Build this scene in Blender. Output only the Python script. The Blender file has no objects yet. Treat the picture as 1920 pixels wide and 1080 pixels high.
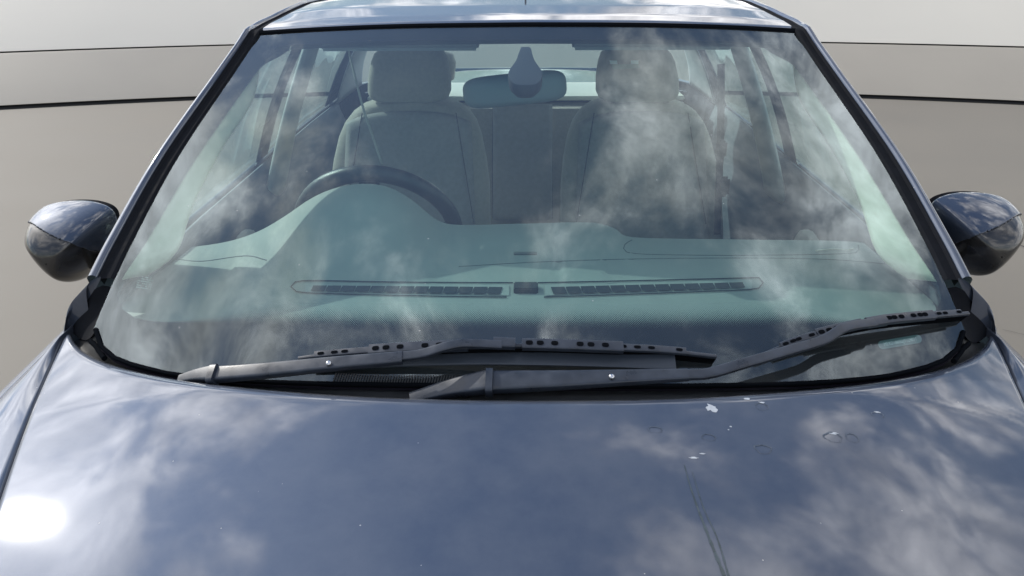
import bpy, bmesh, math, random
from mathutils import Vector, Matrix
R = math.radians
random.seed(4)
sc = bpy.context.scene
col = sc.collection
# ------------------------------------------------------------------ camera
F = 1397.0                                  # focal length in 1920-px units
CAM = Vector((0, 0, 1.52)); PITCH, YAW, ROLL = 24.0, 1.1, -0.35
fw = Vector((-math.sin(R(YAW))*math.cos(R(PITCH)), math.cos(R(YAW))*math.cos(R(PITCH)), -math.sin(R(PITCH))))
rt = fw.cross(Vector((0,0,1))).normalized(); up = rt.cross(fw)
rt2 = rt*math.cos(R(ROLL)) + up*math.sin(R(ROLL)); up2 = -rt*math.sin(R(ROLL)) + up*math.cos(R(ROLL))
cd = bpy.data.cameras.new('camera'); cam = bpy.data.objects.new('camera', cd); col.objects.link(cam)
m = Matrix((rt2, up2, -fw)).transposed().to_4x4(); m.translation = CAM; cam.matrix_world = m
cd.sensor_width = 36; cd.lens = 36*F/1920; cd.clip_start = .02; cd.clip_end = 400
sc.camera = cam
# ------------------------------------------------------------------ sky, sun
SUN = Vector((-.69, .46, .56)).normalized()
el = math.asin(SUN.z); az = math.atan2(SUN.x, SUN.y)
w = bpy.data.worlds.new('World'); sc.world = w; w.use_nodes = True
nt = w.node_tree; N = nt.nodes; L = nt.links; N.clear()
def nd(t, **k):
    n = N.new(t)
    for a, b in k.items(): setattr(n, a, b)
    return n
def mth(op, a, b=None, clamp=False):
    n = N.new('ShaderNodeMath'); n.operation = op; n.use_clamp = clamp
    for i, v in enumerate((a, b)):
        if v is None: continue
        if isinstance(v, (int, float)): n.inputs[i].default_value = v
        else: L.new(v, n.inputs[i])
    return n.outputs[0]
sky = nd('ShaderNodeTexSky', sky_type='NISHITA', sun_disc=False, sun_elevation=el, sun_rotation=az, air_density=1.1, dust_density=.25, ozone_density=2.0)
tc = nd('ShaderNodeTexCoord'); sp = nd('ShaderNodeSeparateXYZ'); L.new(tc.outputs['Generated'], sp.inputs[0])
zz = mth('ADD', mth('MAXIMUM', sp.outputs[2], 0.0), .22)
cx = nd('ShaderNodeCombineXYZ'); L.new(mth('DIVIDE', sp.outputs[0], zz), cx.inputs[0]); L.new(mth('DIVIDE', sp.outputs[1], zz), cx.inputs[1]); cx.inputs[2].default_value = 9.2
def noise(scale, detail, rough, dist=0.0):
    n = nd('ShaderNodeTexNoise'); L.new(cx.outputs[0], n.inputs['Vector'])
    n.inputs['Scale'].default_value = scale; n.inputs['Detail'].default_value = detail
    n.inputs['Roughness'].default_value = rough; n.inputs['Distortion'].default_value = dist
    return n.outputs['Fac']
n1 = noise(2.1, 10, .60, .4)
n2 = noise(6.5, 8, .62, .4)
cl = mth('ADD', mth('MULTIPLY', n1, .8), mth('MULTIPLY', n2, .2))
# more cloud towards the sun's side and the low sky
dot0 = nd('ShaderNodeVectorMath', operation='DOT_PRODUCT'); L.new(tc.outputs['Generated'], dot0.inputs[0]); dot0.inputs[1].default_value = SUN
cl = mth('ADD', mth('ADD', cl, mth('MULTIPLY', sp.outputs[0], .06)), mth('MULTIPLY', mth('POWER', mth('MAXIMUM', dot0.outputs['Value'], 0.0), 7.0), .24))
hole = nd('ShaderNodeVectorMath', operation='DOT_PRODUCT'); L.new(tc.outputs['Generated'], hole.inputs[0]); hole.inputs[1].default_value = Vector((-.16, .62, .76)).normalized()
cl = mth('SUBTRACT', cl, mth('MULTIPLY', mth('POWER', mth('MAXIMUM', hole.outputs['Value'], 0.0), 12.0), .15))
mr = nd('ShaderNodeMapRange', interpolation_type='SMOOTHSTEP'); L.new(cl, mr.inputs['Value'])
mr.inputs['From Min'].default_value = .462; mr.inputs['From Max'].default_value = .615
dot = nd('ShaderNodeVectorMath', operation='DOT_PRODUCT'); L.new(tc.outputs['Generated'], dot.inputs[0]); dot.inputs[1].default_value = SUN
dd = mth('MAXIMUM', dot.outputs['Value'], 0.0)
glow = mth('ADD', mth('MULTIPLY', mth('POWER', dd, 22.0), 10.0), mth('MULTIPLY', mth('POWER', dd, 100.0), 14.0))
shade = mth('ADD', mth('MULTIPLY', mth('POWER', n2, 2.5), 62.0), 2.0)
cv = mth('ADD', shade, glow)
cc = nd('ShaderNodeVectorMath', operation='SCALE'); cc.inputs[0].default_value = (1.0, .985, .985); L.new(cv, cc.inputs['Scale'])
mx = nd('ShaderNodeMix', data_type='RGBA'); L.new(mr.outputs[0], mx.inputs['Factor'])
sk2 = nd('ShaderNodeVectorMath', operation='SCALE'); L.new(sky.outputs[0], sk2.inputs[0]); L.new(mth('ADD', mth('MULTIPLY', mth('MAXIMUM', sp.outputs[2], 0.0), 1.0, True), .55), sk2.inputs['Scale'])
L.new(sk2.outputs[0], mx.inputs['A']); L.new(cc.outputs[0], mx.inputs['B'])
bg = nd('ShaderNodeBackground'); L.new(mx.outputs['Result'], bg.inputs['Color']); bg.inputs['Strength'].default_value = .14
wo = nd('ShaderNodeOutputWorld'); L.new(bg.outputs[0], wo.inputs['Surface'])
sl = bpy.data.lights.new('sun', 'SUN'); so = bpy.data.objects.new('sun', sl); col.objects.link(so)
so.rotation_euler = SUN.to_track_quat('Z', 'Y').to_euler(); so.location = (-6, 1, 8)
sl.energy = 3.6; sl.angle = R(.5); sl.color = (1, .955, .88)
sc.view_settings.view_transform = 'Standard'; sc.view_settings.look = 'None'; sc.view_settings.gamma = 1
sc.view_settings.exposure = 0.0; sc.view_settings.use_curve_mapping = False
sc.cycles.max_bounces = 10; sc.cycles.transparent_max_bounces = 16

# ------------------------------------------------------------------ rays: a pixel of the photo -> a point at a real depth
def ray(px, py): return fw + rt2*((px-960)/F) + up2*((540-py)/F)
def onY(px, py, Y): r = ray(px, py); return CAM + r*(Y/r.y)
def onZ(px, py, Z): r = ray(px, py); return CAM + r*((Z-CAM.z)/r.z)
def bis(f, px, py, a=.3, b=4.0):
    r = ray(px, py); fa = f(CAM + r*a)
    for _ in range(46):
        c = (a+b)/2; fc = f(CAM + r*c)
        if (fc > 0) == (fa > 0): a = c
        else: b = c
    return CAM + r*a
# windscreen surface
K, S, Y0, Z0 = .28, 1.81, .81, .965
def gy(x, z): return Y0 + S*(z-Z0) - .10*(z-Z0)*(1.394-z)*4 + K*x*x
def gn(x, z): return Vector((2*K*x, -1, S)).normalized()
def onG(px, py, off=0.0):
    return bis(lambda p: (p.y - gy(p.x, p.z))/math.sqrt(1+S*S) + off, px, py, .4, 3)
def G(x, z, off=0.0): return Vector((x, gy(x, z), z)) + gn(x, z)*off
# bonnet surface
def hz(x, y):
    t = .83 - y
    z = 1.012 - .062*x*x - .09*abs(x)**5
    if t > 0: z -= .085*t + .15*t*t
    else: z -= .05*t
    a = abs(x) - (.31 + .28*y)              # soft shoulder crease
    z -= .006*(1/(1+math.exp(-a*30)))
    return z
def onH(px, py): return bis(lambda p: p.z - hz(p.x, p.y), px, py, .4, 3)

# ------------------------------------------------------------------ helpers
def link(name, me, mat=None, parent=None, smooth=True, mats=None):
    o = bpy.data.objects.new(name, me); col.objects.link(o)
    for mm in (mats or ([mat] if mat else [])): me.materials.append(mm)
    if smooth:
        for p in me.polygons: p.use_smooth = True
    if parent: o.parent = parent
    return o
def mesh(name, vs, fs):
    me = bpy.data.meshes.new(name); me.from_pydata([tuple(v) for v in vs], [], fs); me.update()
    bm = bmesh.new(); bm.from_mesh(me); bmesh.ops.remove_doubles(bm, verts=bm.verts, dist=1e-5); bm.to_mesh(me); bm.free()
    return me
def grid(name, fn, nu, nv, mat, parent, thick=0, flip=False, closed=False, bev=0):
    vs = [fn(i/nu, j/nv) for j in range(nv+1) for i in range(nu+1)]
    fs = []
    for j in range(nv):
        for i in range(nu):
            a = j*(nu+1)+i; f = (a, a+1, a+nu+2, a+nu+1)
            fs.append(f[::-1] if flip else f)
    o = link(name, mesh(name, vs, fs), mat, parent)
    if thick:
        s = o.modifiers.new('s', 'SOLIDIFY'); s.thickness = abs(thick); s.offset = -1 if thick > 0 else 1
    return o
def smooth_angle(o, ang=35):
    me = o.data; bm = bmesh.new(); bm.from_mesh(me)
    for e in bm.edges:
        if len(e.link_faces) == 2 and e.calc_face_angle(0) > R(ang): e.smooth = False
    bm.to_mesh(me); bm.free()
def poly(pts, t):
    """point at fraction t of a polyline by arc length"""
    ls = [0]
    for a, b in zip(pts, pts[1:]): ls.append(ls[-1] + (b-a).length)
    d = min(max(t, 0), 1)*ls[-1]
    for i in range(len(pts)-1):
        if d <= ls[i+1] or i == len(pts)-2:
            f = (d-ls[i])/max(ls[i+1]-ls[i], 1e-9); return pts[i].lerp(pts[i+1], f)
def spline(pts, n):
    """catmull-rom through pts, n samples"""
    P = [pts[0]*2-pts[1]] + list(pts) + [pts[-1]*2-pts[-2]]; out = []
    for k in range(len(pts)-1):
        for i in range(12):
            t = i/12; a, b, c, d = P[k:k+4]
            out.append(.5*((2*b) + (c-a)*t + (2*a-5*b+4*c-d)*t*t + (3*b-a-3*c+d)*t**3))
    out.append(pts[-1].copy())
    return [poly(out, i/(n-1)) for i in range(n)]
def V2(p): return Vector((p[0], p[1], 0))
def spx(pts, n): return spline([V2(p) for p in pts], n)
def interp(xs, ys, x):
    if x <= xs[0]: return ys[0]
    for i in range(len(xs)-1):
        if x <= xs[i+1]:
            t = (x-xs[i])/(xs[i+1]-xs[i]); return ys[i]+(ys[i+1]-ys[i])*t
    return ys[-1]
def sm(t): t = min(max(t, 0), 1); return t*t*(3-2*t)
def mir(p): return Vector((-p.x, p.y, p.z))
def sweep(name, path, sec, mat, parent, upv=None, caps=True, scale=None):
    """sweep a closed section [(a,b)] along path; b axis ~ upv(i)"""
    n = len(sec); vs = []; fs = []
    for i, p in enumerate(path):
        t = (path[min(i+1, len(path)-1)] - path[max(i-1, 0)]).normalized()
        u = upv(i) if callable(upv) else (upv or Vector((0, 0, 1)))
        s = t.cross(u).normalized(); u = s.cross(t).normalized()
        k = scale(i) if scale else (1, 1)
        for a, b in sec: vs.append(p + s*a*k[0] + u*b*k[1])
    for i in range(len(path)-1):
        for j in range(n): fs.append((i*n+j, i*n+(j+1) % n, (i+1)*n+(j+1) % n, (i+1)*n+j))
    if caps: fs.append(tuple(range(n))[::-1]); fs.append(tuple(range((len(path)-1)*n, len(path)*n)))
    me = mesh(name, vs, fs); bm = bmesh.new(); bm.from_mesh(me); bmesh.ops.recalc_face_normals(bm, faces=bm.faces); bm.to_mesh(me); bm.free()
    o = link(name, me, mat, parent); smooth_angle(o, 40); return o
def circ(r, n=12, ry=None): return [(r*math.cos(2*math.pi*i/n), (ry or r)*math.sin(2*math.pi*i/n)) for i in range(n)]
def rrect(w, h, r, n=4):
    out = []
    for cx_, cy_, a0 in ((w/2-r, h/2-r, 0), (-w/2+r, h/2-r, 90), (-w/2+r, -h/2+r, 180), (w/2-r, -h/2+r, 270)):
        for i in range(n+1): a = R(a0+90*i/n); out.append((cx_+r*math.cos(a), cy_+r*math.sin(a)))
    return out
def box(name, c, s, mat, parent, rot=None, bev=.004, seg=2):
    bm = bmesh.new(); bmesh.ops.create_cube(bm, size=1)
    for v in bm.verts: v.co = Vector((v.co.x*s[0], v.co.y*s[1], v.co.z*s[2]))
    if bev: bmesh.ops.bevel(bm, geom=bm.edges[:]+bm.verts[:], offset=bev, segments=seg, affect='EDGES')
    if rot is not None: bmesh.ops.transform(bm, matrix=rot.to_4x4(), verts=bm.verts)
    bmesh.ops.translate(bm, vec=Vector(c), verts=bm.verts)
    me = bpy.data.meshes.new(name); bm.to_mesh(me); bm.free()
    o = link(name, me, mat, parent); smooth_angle(o, 40); return o
def rings(name, rs, mat, parent, cap0=True, cap1=True, sub=0):
    n = len(rs[0]); vs = [p for r in rs for p in r]; fs = []
    for i in range(len(rs)-1):
        for j in range(n): fs.append((i*n+j, i*n+(j+1) % n, (i+1)*n+(j+1) % n, (i+1)*n+j))
    if cap0: fs.append(tuple(range(n))[::-1])
    if cap1: fs.append(tuple(range((len(rs)-1)*n, len(rs)*n)))
    me = mesh(name, vs, fs); bm = bmesh.new(); bm.from_mesh(me); bmesh.ops.recalc_face_normals(bm, faces=bm.faces); bm.to_mesh(me); bm.free()
    o = link(name, me, mat, parent); smooth_angle(o, 50)
    if sub: s = o.modifiers.new('s', 'SUBSURF'); s.levels = s.render_levels = sub
    return o
def multi(name, parts, mat, parent, smooth=False):
    """several (verts, faces) lists joined in one mesh"""
    vs = []; fs = []
    for v, f in parts:
        b = len(vs); vs += v; fs += [tuple(b+i for i in q) for q in f]
    return link(name, mesh(name, vs, fs), mat, parent, smooth)

# ------------------------------------------------------------------ materials
def mat(name, color, rough=.5, metal=0, coat=0, coatr=.03, spec=.5, noise_amt=0, noise_scale=60, bump=0, bscale=300, sheen=0):
    m_ = bpy.data.materials.new(name); m_.use_nodes = True; t = m_.node_tree; b = t.nodes['Principled BSDF']
    b.inputs['Base Color'].default_value = (*color, 1); b.inputs['Roughness'].default_value = rough; b.inputs['Metallic'].default_value = metal
    b.inputs['Coat Weight'].default_value = coat; b.inputs['Coat Roughness'].default_value = coatr; b.inputs['Specular IOR Level'].default_value = spec
    if sheen: b.inputs['Sheen Weight'].default_value = sheen
    tcn = t.nodes.new('ShaderNodeTexCoord')
    if noise_amt:
        n = t.nodes.new('ShaderNodeTexNoise'); n.inputs['Scale'].default_value = noise_scale; n.inputs['Detail'].default_value = 6; t.links.new(tcn.outputs['Object'], n.inputs['Vector'])
        r = t.nodes.new('ShaderNodeMapRange'); r.inputs['From Min'].default_value = .3; r.inputs['From Max'].default_value = .7; r.inputs['To Min'].default_value = 1-noise_amt; r.inputs['To Max'].default_value = 1+noise_amt
        t.links.new(n.outputs['Fac'], r.inputs['Value'])
        v = t.nodes.new('ShaderNodeVectorMath'); v.operation = 'SCALE'; v.inputs[0].default_value = color; t.links.new(r.outputs[0], v.inputs['Scale']); t.links.new(v.outputs[0], b.inputs['Base Color'])
        rr = t.nodes.new('ShaderNodeMath'); rr.operation = 'MULTIPLY'; rr.inputs[1].default_value = rough; t.links.new(r.outputs[0], rr.inputs[0]); t.links.new(rr.outputs[0], b.inputs['Roughness'])
    if bump:
        n = t.nodes.new('ShaderNodeTexNoise'); n.inputs['Scale'].default_value = bscale; n.inputs['Detail'].default_value = 3; t.links.new(tcn.outputs['Object'], n.inputs['Vector'])
        bp = t.nodes.new('ShaderNodeBump'); bp.inputs['Strength'].default_value = bump; bp.inputs['Distance'].default_value = .001; t.links.new(n.outputs['Fac'], bp.inputs['Height']); t.links.new(bp.outputs[0], b.inputs['Normal'])
    return m_
def paint_mat(name='paint'):
    """dark blue-grey metallic paint, clear coat, dust film and specks"""
    m_ = bpy.data.materials.new(name); m_.use_nodes = True; t = m_.node_tree; b = t.nodes['Principled BSDF']
    b.inputs['Base Color'].default_value = (.025, .043, .086, 1); b.inputs['Metallic'].default_value = .75; b.inputs['Roughness'].default_value = .62
    b.inputs['Coat Weight'].default_value = 1; b.inputs['Coat Roughness'].default_value = .042; b.inputs['Coat IOR'].default_value = 1.7
    tcn = t.nodes.new('ShaderNodeTexCoord')
    n = t.nodes.new('ShaderNodeTexNoise'); n.inputs['Scale'].default_value = 900; n.inputs['Detail'].default_value = 1; t.links.new(tcn.outputs['Object'], n.inputs['Vector'])
    bp = t.nodes.new('ShaderNodeBump'); bp.inputs['Strength'].default_value = .10; bp.inputs['Distance'].default_value = .0005; t.links.new(n.outputs['Fac'], bp.inputs['Height']); t.links.new(bp.outputs[0], b.inputs['Normal'])
    # dust: fine specks + soft film
    vo = t.nodes.new('ShaderNodeTexVoronoi'); vo.inputs['Scale'].default_value = 42; t.links.new(tcn.outputs['Object'], vo.inputs['Vector'])
    lt = t.nodes.new('ShaderNodeMath'); lt.operation = 'LESS_THAN'; lt.inputs[1].default_value = .035; t.links.new(vo.outputs['Distance'], lt.inputs[0])
    sc_ = t.nodes.new('ShaderNodeSeparateColor'); t.links.new(vo.outputs['Color'], sc_.inputs[0])
    g = t.nodes.new('ShaderNodeMath'); g.operation = 'GREATER_THAN'; g.inputs[1].default_value = .72; t.links.new(sc_.outputs[0], g.inputs[0])
    mu = t.nodes.new('ShaderNodeMath'); mu.operation = 'MULTIPLY'; t.links.new(lt.outputs[0], mu.inputs[0]); t.links.new(g.outputs[0], mu.inputs[1])
    fn = t.nodes.new('ShaderNodeTexNoise'); fn.inputs['Scale'].default_value = 7; fn.inputs['Detail'].default_value = 8; fn.inputs['Roughness'].default_value = .65; t.links.new(tcn.outputs['Object'], fn.inputs['Vector'])
    fr = t.nodes.new('ShaderNodeMapRange'); fr.inputs['From Min'].default_value = .35; fr.inputs['From Max'].default_value = .75; fr.inputs['To Min'].default_value = .02; fr.inputs['To Max'].default_value = .10; t.links.new(fn.outputs['Fac'], fr.inputs['Value'])
    ad = t.nodes.new('ShaderNodeMath'); ad.operation = 'MULTIPLY_ADD'; ad.inputs[1].default_value = .55; t.links.new(mu.outputs[0], ad.inputs[0]); t.links.new(fr.outputs[0], ad.inputs[2])
    df = t.nodes.new('ShaderNodeBsdfDiffuse'); df.inputs['Color'].default_value = (.50, .50, .48, 1)
    ms = t.nodes.new('ShaderNodeMixShader'); t.links.new(ad.outputs[0], ms.inputs[0]); t.links.new(b.outputs[0], ms.inputs[1]); t.links.new(df.outputs[0], ms.inputs[2])
    t.links.new(ms.outputs[0], t.nodes['Material Output'].inputs['Surface'])
    return m_
def glass_mat(name, tint, dust=.03, specks=True, refl=1.5):
    m_ = bpy.data.materials.new(name); m_.use_nodes = True; t = m_.node_tree; t.nodes.clear()
    o = t.nodes.new('ShaderNodeOutputMaterial'); tr = t.nodes.new('ShaderNodeBsdfTransparent'); tr.inputs[0].default_value = (*tint, 1)
    gl = t.nodes.new('ShaderNodeBsdfGlossy'); gl.inputs['Roughness'].default_value = .0; gl.inputs['Color'].default_value = (.84, .95, 1, 1)
    # Schlick Fresnel for both faces of the pane, same from either side
    lw = t.nodes.new('ShaderNodeLayerWeight'); lw.inputs['Blend'].default_value = .5
    pw = t.nodes.new('ShaderNodeMath'); pw.operation = 'POWER'; t.links.new(lw.outputs['Facing'], pw.inputs[0]); pw.inputs[1].default_value = 4.2
    fa = t.nodes.new('ShaderNodeMath'); fa.operation = 'MULTIPLY_ADD'; fa.use_clamp = True; t.links.new(pw.outputs[0], fa.inputs[0]); fa.inputs[1].default_value = refl*.62; fa.inputs[2].default_value = .055*refl
    mx_ = t.nodes.new('ShaderNodeMixShader'); t.links.new(fa.outputs[0], mx_.inputs[0]); t.links.new(tr.outputs[0], mx_.inputs[1]); t.links.new(gl.outputs[0], mx_.inputs[2])
    tcn = t.nodes.new('ShaderNodeTexCoord')
    fn = t.nodes.new('ShaderNodeTexNoise'); fn.inputs['Scale'].default_value = 5; fn.inputs['Detail'].default_value = 8; fn.inputs['Roughness'].default_value = .6; t.links.new(tcn.outputs['Object'], fn.inputs['Vector'])
    fr = t.nodes.new('ShaderNodeMapRange'); fr.inputs['From Min'].default_value = .3; fr.inputs['From Max'].default_value = .7; fr.inputs['To Min'].default_value = dust*.5; fr.inputs['To Max'].default_value = dust*1.5; t.links.new(fn.outputs['Fac'], fr.inputs['Value'])
    fac = fr.outputs[0]
    if specks:
        vo = t.nodes.new('ShaderNodeTexVoronoi'); vo.inputs['Scale'].default_value = 30; t.links.new(tcn.outputs['Object'], vo.inputs['Vector'])
        lt = t.nodes.new('ShaderNodeMath'); lt.operation = 'LESS_THAN'; lt.inputs[1].default_value = .035; t.links.new(vo.outputs['Distance'], lt.inputs[0])
        sc_ = t.nodes.new('ShaderNodeSeparateColor'); t.links.new(vo.outputs['Color'], sc_.inputs[0])
        g = t.nodes.new('ShaderNodeMath'); g.operation = 'GREATER_THAN'; g.inputs[1].default_value = .5; t.links.new(sc_.outputs[0], g.inputs[0])
        mu = t.nodes.new('ShaderNodeMath'); mu.operation = 'MULTIPLY'; t.links.new(lt.outputs[0], mu.inputs[0]); t.links.new(g.outputs[0], mu.inputs[1])
        ad = t.nodes.new('ShaderNodeMath'); ad.operation = 'MULTIPLY_ADD'; ad.inputs[1].default_value = .5; t.links.new(mu.outputs[0], ad.inputs[0]); t.links.new(fac, ad.inputs[2]); fac = ad.outputs[0]
    df = t.nodes.new('ShaderNodeBsdfDiffuse'); df.inputs['Color'].default_value = (.6, .63, .62, 1)
    m2 = t.nodes.new('ShaderNodeMixShader'); t.links.new(fac, m2.inputs[0]); t.links.new(mx_.outputs[0], m2.inputs[1]); t.links.new(df.outputs[0], m2.inputs[2])
    t.links.new(m2.outputs[0], o.inputs['Surface'])
    return m_
PAINT = paint_mat()
GLASS = glass_mat('windscreen glass', (.64, .82, .79), .03, refl=1.9)
SIDEG = glass_mat('side glass', (.80, .88, .86), .02, False, 1.2)
REARG = glass_mat('rear glass', (.93, .96, .95), .005, False, .6)
TRIM = mat('satin black trim', (.012, .013, .016), .9, spec=.05, noise_amt=.2)
RUBBER = mat('black rubber', (.006, .007, .009), .9, spec=.0)
ARM = mat('wiper coating', (.024, .031, .045), .36, spec=.55, noise_amt=.3, noise_scale=45, bump=.06, bscale=400)
COWL = mat('cowl plastic', (.03, .032, .034), .6, noise_amt=.3, noise_scale=25, bump=.4, bscale=800)
GLOSSB = mat('gloss black plastic', (.03, .028, .027), .22, coat=.6, coatr=.08, noise_amt=.15)
DASH = mat('grained dashboard vinyl', (.30, .32, .30), .7, noise_amt=.05, noise_scale=12, bump=.12, bscale=900)
DASHD = mat('dark dashboard plastic', (.02, .028, .035), .5)
SEAT = mat('beige seat fabric', (.38, .345, .29), .85, noise_amt=.08, noise_scale=90, bump=.6, bscale=600, sheen=.2)
SEATD = mat('grey-brown seat fabric', (.17, .17, .175), .85, noise_amt=.1, noise_scale=90, bump=.6, bscale=600)
SEAM = mat('seam thread', (.04, .045, .045), .9)
TRIMB = mat('cream trim plastic', (.85, .82, .68), .6)
LINER = mat('pale headliner fabric', (.34, .35, .37), .9, bump=.4)
DOORIN = mat('slate door plastic', (.07, .09, .11), .7, bump=.08)
WHEEL = mat('black leather', (.012, .02, .03), .35, noise_amt=.2, bump=.5, bscale=500)
PTRIM = mat('beige pillar trim', (.32, .34, .33), .6)
CARPET = mat('dark carpet', (.03, .035, .04), .95, bump=.6)
BELT = mat('seat belt webbing', (.03, .03, .035), .7, bump=.3)
BELTB = mat('pale belt webbing', (.45, .46, .42), .7, bump=.3)
CHROME = mat('steel', (.6, .6, .62), .18, metal=1)
MAUVE = mat('sensor cover plastic', (.11, .085, .11), .5, bump=.05)
TYRE = mat('tyre rubber', (.02, .02, .02), .8, bump=.4)
RIM = mat('alloy', (.45, .46, .48), .3, metal=.9)
DROP = mat('dried dropping', (.34, .37, .41), .9, noise_amt=.15, noise_scale=200)
MARK = mat('dried water mark', (.05, .065, .09), .3, noise_amt=.3, noise_scale=160)
VIN = mat('etched label backing', (.10, .17, .19), .4)
VINT = mat('white print', (.55, .70, .72), .5)
FLOORM = mat('smooth grey concrete', (.160, .145, .120), .75, noise_amt=.05, noise_scale=1.1, bump=.15, bscale=60)
WALLG = mat('grey panel paint', (.29, .265, .225), .6, noise_amt=.05, noise_scale=.8)
WALLP = mat('pale panel paint', (.50, .475, .42), .6, noise_amt=.02, noise_scale=.7)
GAP = mat('dark shadow gap', (.008, .008, .008), .9)

# ------------------------------------------------------------------ setting
def tag(o, label, cat, group=None):
    o['label'] = label; o['category'] = cat
    if group: o['group'] = group
    return o
g_ = grid('ground', lambda u, v: Vector((-60+120*u, -50+110*v, 0)), 8, 8, FLOORM, None); g_['kind'] = 'structure'
def wy(x): return 9.19 - .0304*x*x
def wallpt(x, off=0):                       # a point on the curved line, off = towards the camera
    n = Vector((-.0608*x, -1, 0)).normalized(); return Vector((x, wy(x), 0)) + n*off
wall = bpy.data.objects.new('panelled_wall', None); col.objects.link(wall); wall.location = (0, 9.3, 0)
tag(wall, 'low curved sloping panelled wall behind the car, pale course above a grey course with black gaps', 'wall')
def course(name, z0, z1, off, mat_, lean=0.0, edge=.012):
    prof = [(off-.10, z0), (off-edge, z0), (off-edge*.3, z0+edge*.3), (off, z0+edge), (off-lean*.5, (z0+z1)/2), (off-lean, z1-edge), (off-lean-edge*.3, z1-edge*.3), (off-lean-edge, z1), (off-.12-lean, z1)]
    def fn(u, v):
        k = v*(len(prof)-1); i = min(int(k), len(prof)-2); f = k-i
        o_ = prof[i][0]*(1-f)+prof[i+1][0]*f; z = prof[i][1]*(1-f)+prof[i+1][1]*f
        p = wallpt(-13+26*u, o_-2*z); p.z = z; return p
    o = grid(name, fn, 80, len(prof)-1, mat_, None); smooth_angle(o, 60); o.parent = wall; o.matrix_parent_inverse = Matrix.Translation((0, -9.3, 0)); return o
course('lower_panel', .040, .503, 0, WALLG)
course('upper_panel', .518, 1.16, .0, WALLP, lean=.0, edge=.010)
course('recess', .0, 1.20, -.06, GAP)
# floor joints (fine dark lines)
def joint(pts, wd):
    p = spline([onZ(*q, .004) for q in pts], 20); vs = []; fs = []
    for i, a in enumerate(p):
        t = (p[min(i+1, 19)]-p[max(i-1, 0)]).normalized(); s = Vector((-t.y, t.x, 0))*wd/2; vs += [a+s, a-s]
    for i in range(19): fs.append((2*i, 2*i+1, 2*i+3, 2*i+2))
    o = link('floor_joint', mesh('floor_joint', vs, fs), GAP, None); o['kind'] = 'structure'; return o
joint([(1840, 436), (1880, 449), (1920, 462), (2100, 525)], .008)
joint([(1880, 618), (1900, 622), (1920, 627), (2050, 655)], .002)

# ------------------------------------------------------------------ the car
car = bpy.data.objects.new('parked_car', None); col.objects.link(car); car.location = (0, 1.9, 0)
tag(car, 'dark blue-grey metallic car seen from the front over its bonnet and windscreen', 'car')
CI = Matrix.Translation((0, -1.9, 0))

# ---- windscreen
top_px = [(487, 63), (600, 56), (760, 50), (987, 47)]
side_px = [(487, 63), (430, 148), (330, 298), (248, 450), (212, 530), (190, 580), (180, 618)]
bot_px = [(180, 618), (183, 638), (200, 660), (230, 678), (290, 695), (345, 705), (480, 716), (700, 722), (987, 724)]
toG = lambda pts, n, off=0.0: [onG(p.x, p.y, off) for p in spx(pts, n)]
TOP = toG(top_px, 14); SIDE = toG(side_px, 26); BOT = toG(bot_px, 26)
for P_ in (TOP, BOT):
    P_[-1].x = 0
xs_hi = []; seq = sorted([(p.x, p.z) for p in TOP] + [(p.x, p.z) for p in SIDE[1:]]); HX = [a for a, b in seq]; HZ = [b for a, b in seq]
seq = sorted([(p.x, p.z) for p in BOT]); LX = [a for a, b in seq]; LZ = [b for a, b in seq]
XM = max(-HX[0], -LX[0])
def gl_pt(u, v, off=0):
    x = math.sin((u*2-1)*math.pi/2)*XM*.9995; a = -abs(x)
    lo = interp(LX, LZ, a); hi = interp(HX, HZ, a); return G(x, lo+(max(hi, lo+1e-4)-lo)*v, off)
ws = grid('windshield', gl_pt, 90, 36, GLASS, car)
# frit band: a printed ring behind the glass
inn_top = [(520, 80), (640, 73), (800, 68), (987, 66)]
inn_side = [(520, 80), (465, 150), (362, 298), (278, 440), (232, 512), (219, 545), (228, 572)]
inn_bot = [(228, 572), (262, 592), (370, 602), (500, 610), (620, 614), (740, 617), (987, 618)]
def loop(tp, sd, bt, off):
    a = toG(tp, 14, off)[::-1] + toG(sd, 26, off)[1:] + toG(bt, 26, off)[1:]
    a[0].x = 0; a[-1].x = 0; return a
bot_o = [(180, 618), (200, 660), (260, 688), (345, 705), (480, 716), (700, 722), (987, 724)]
O_ = loop(top_px, side_px, bot_o, -.004); I_ = loop(inn_top, inn_side, inn_bot, -.004)
O_ = O_ + [mir(p) for p in O_[1:-1]][::-1]; I_ = I_ + [mir(p) for p in I_[1:-1]][::-1]
FR = bpy.data.materials.new('frit print'); FR.use_nodes = True
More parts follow.
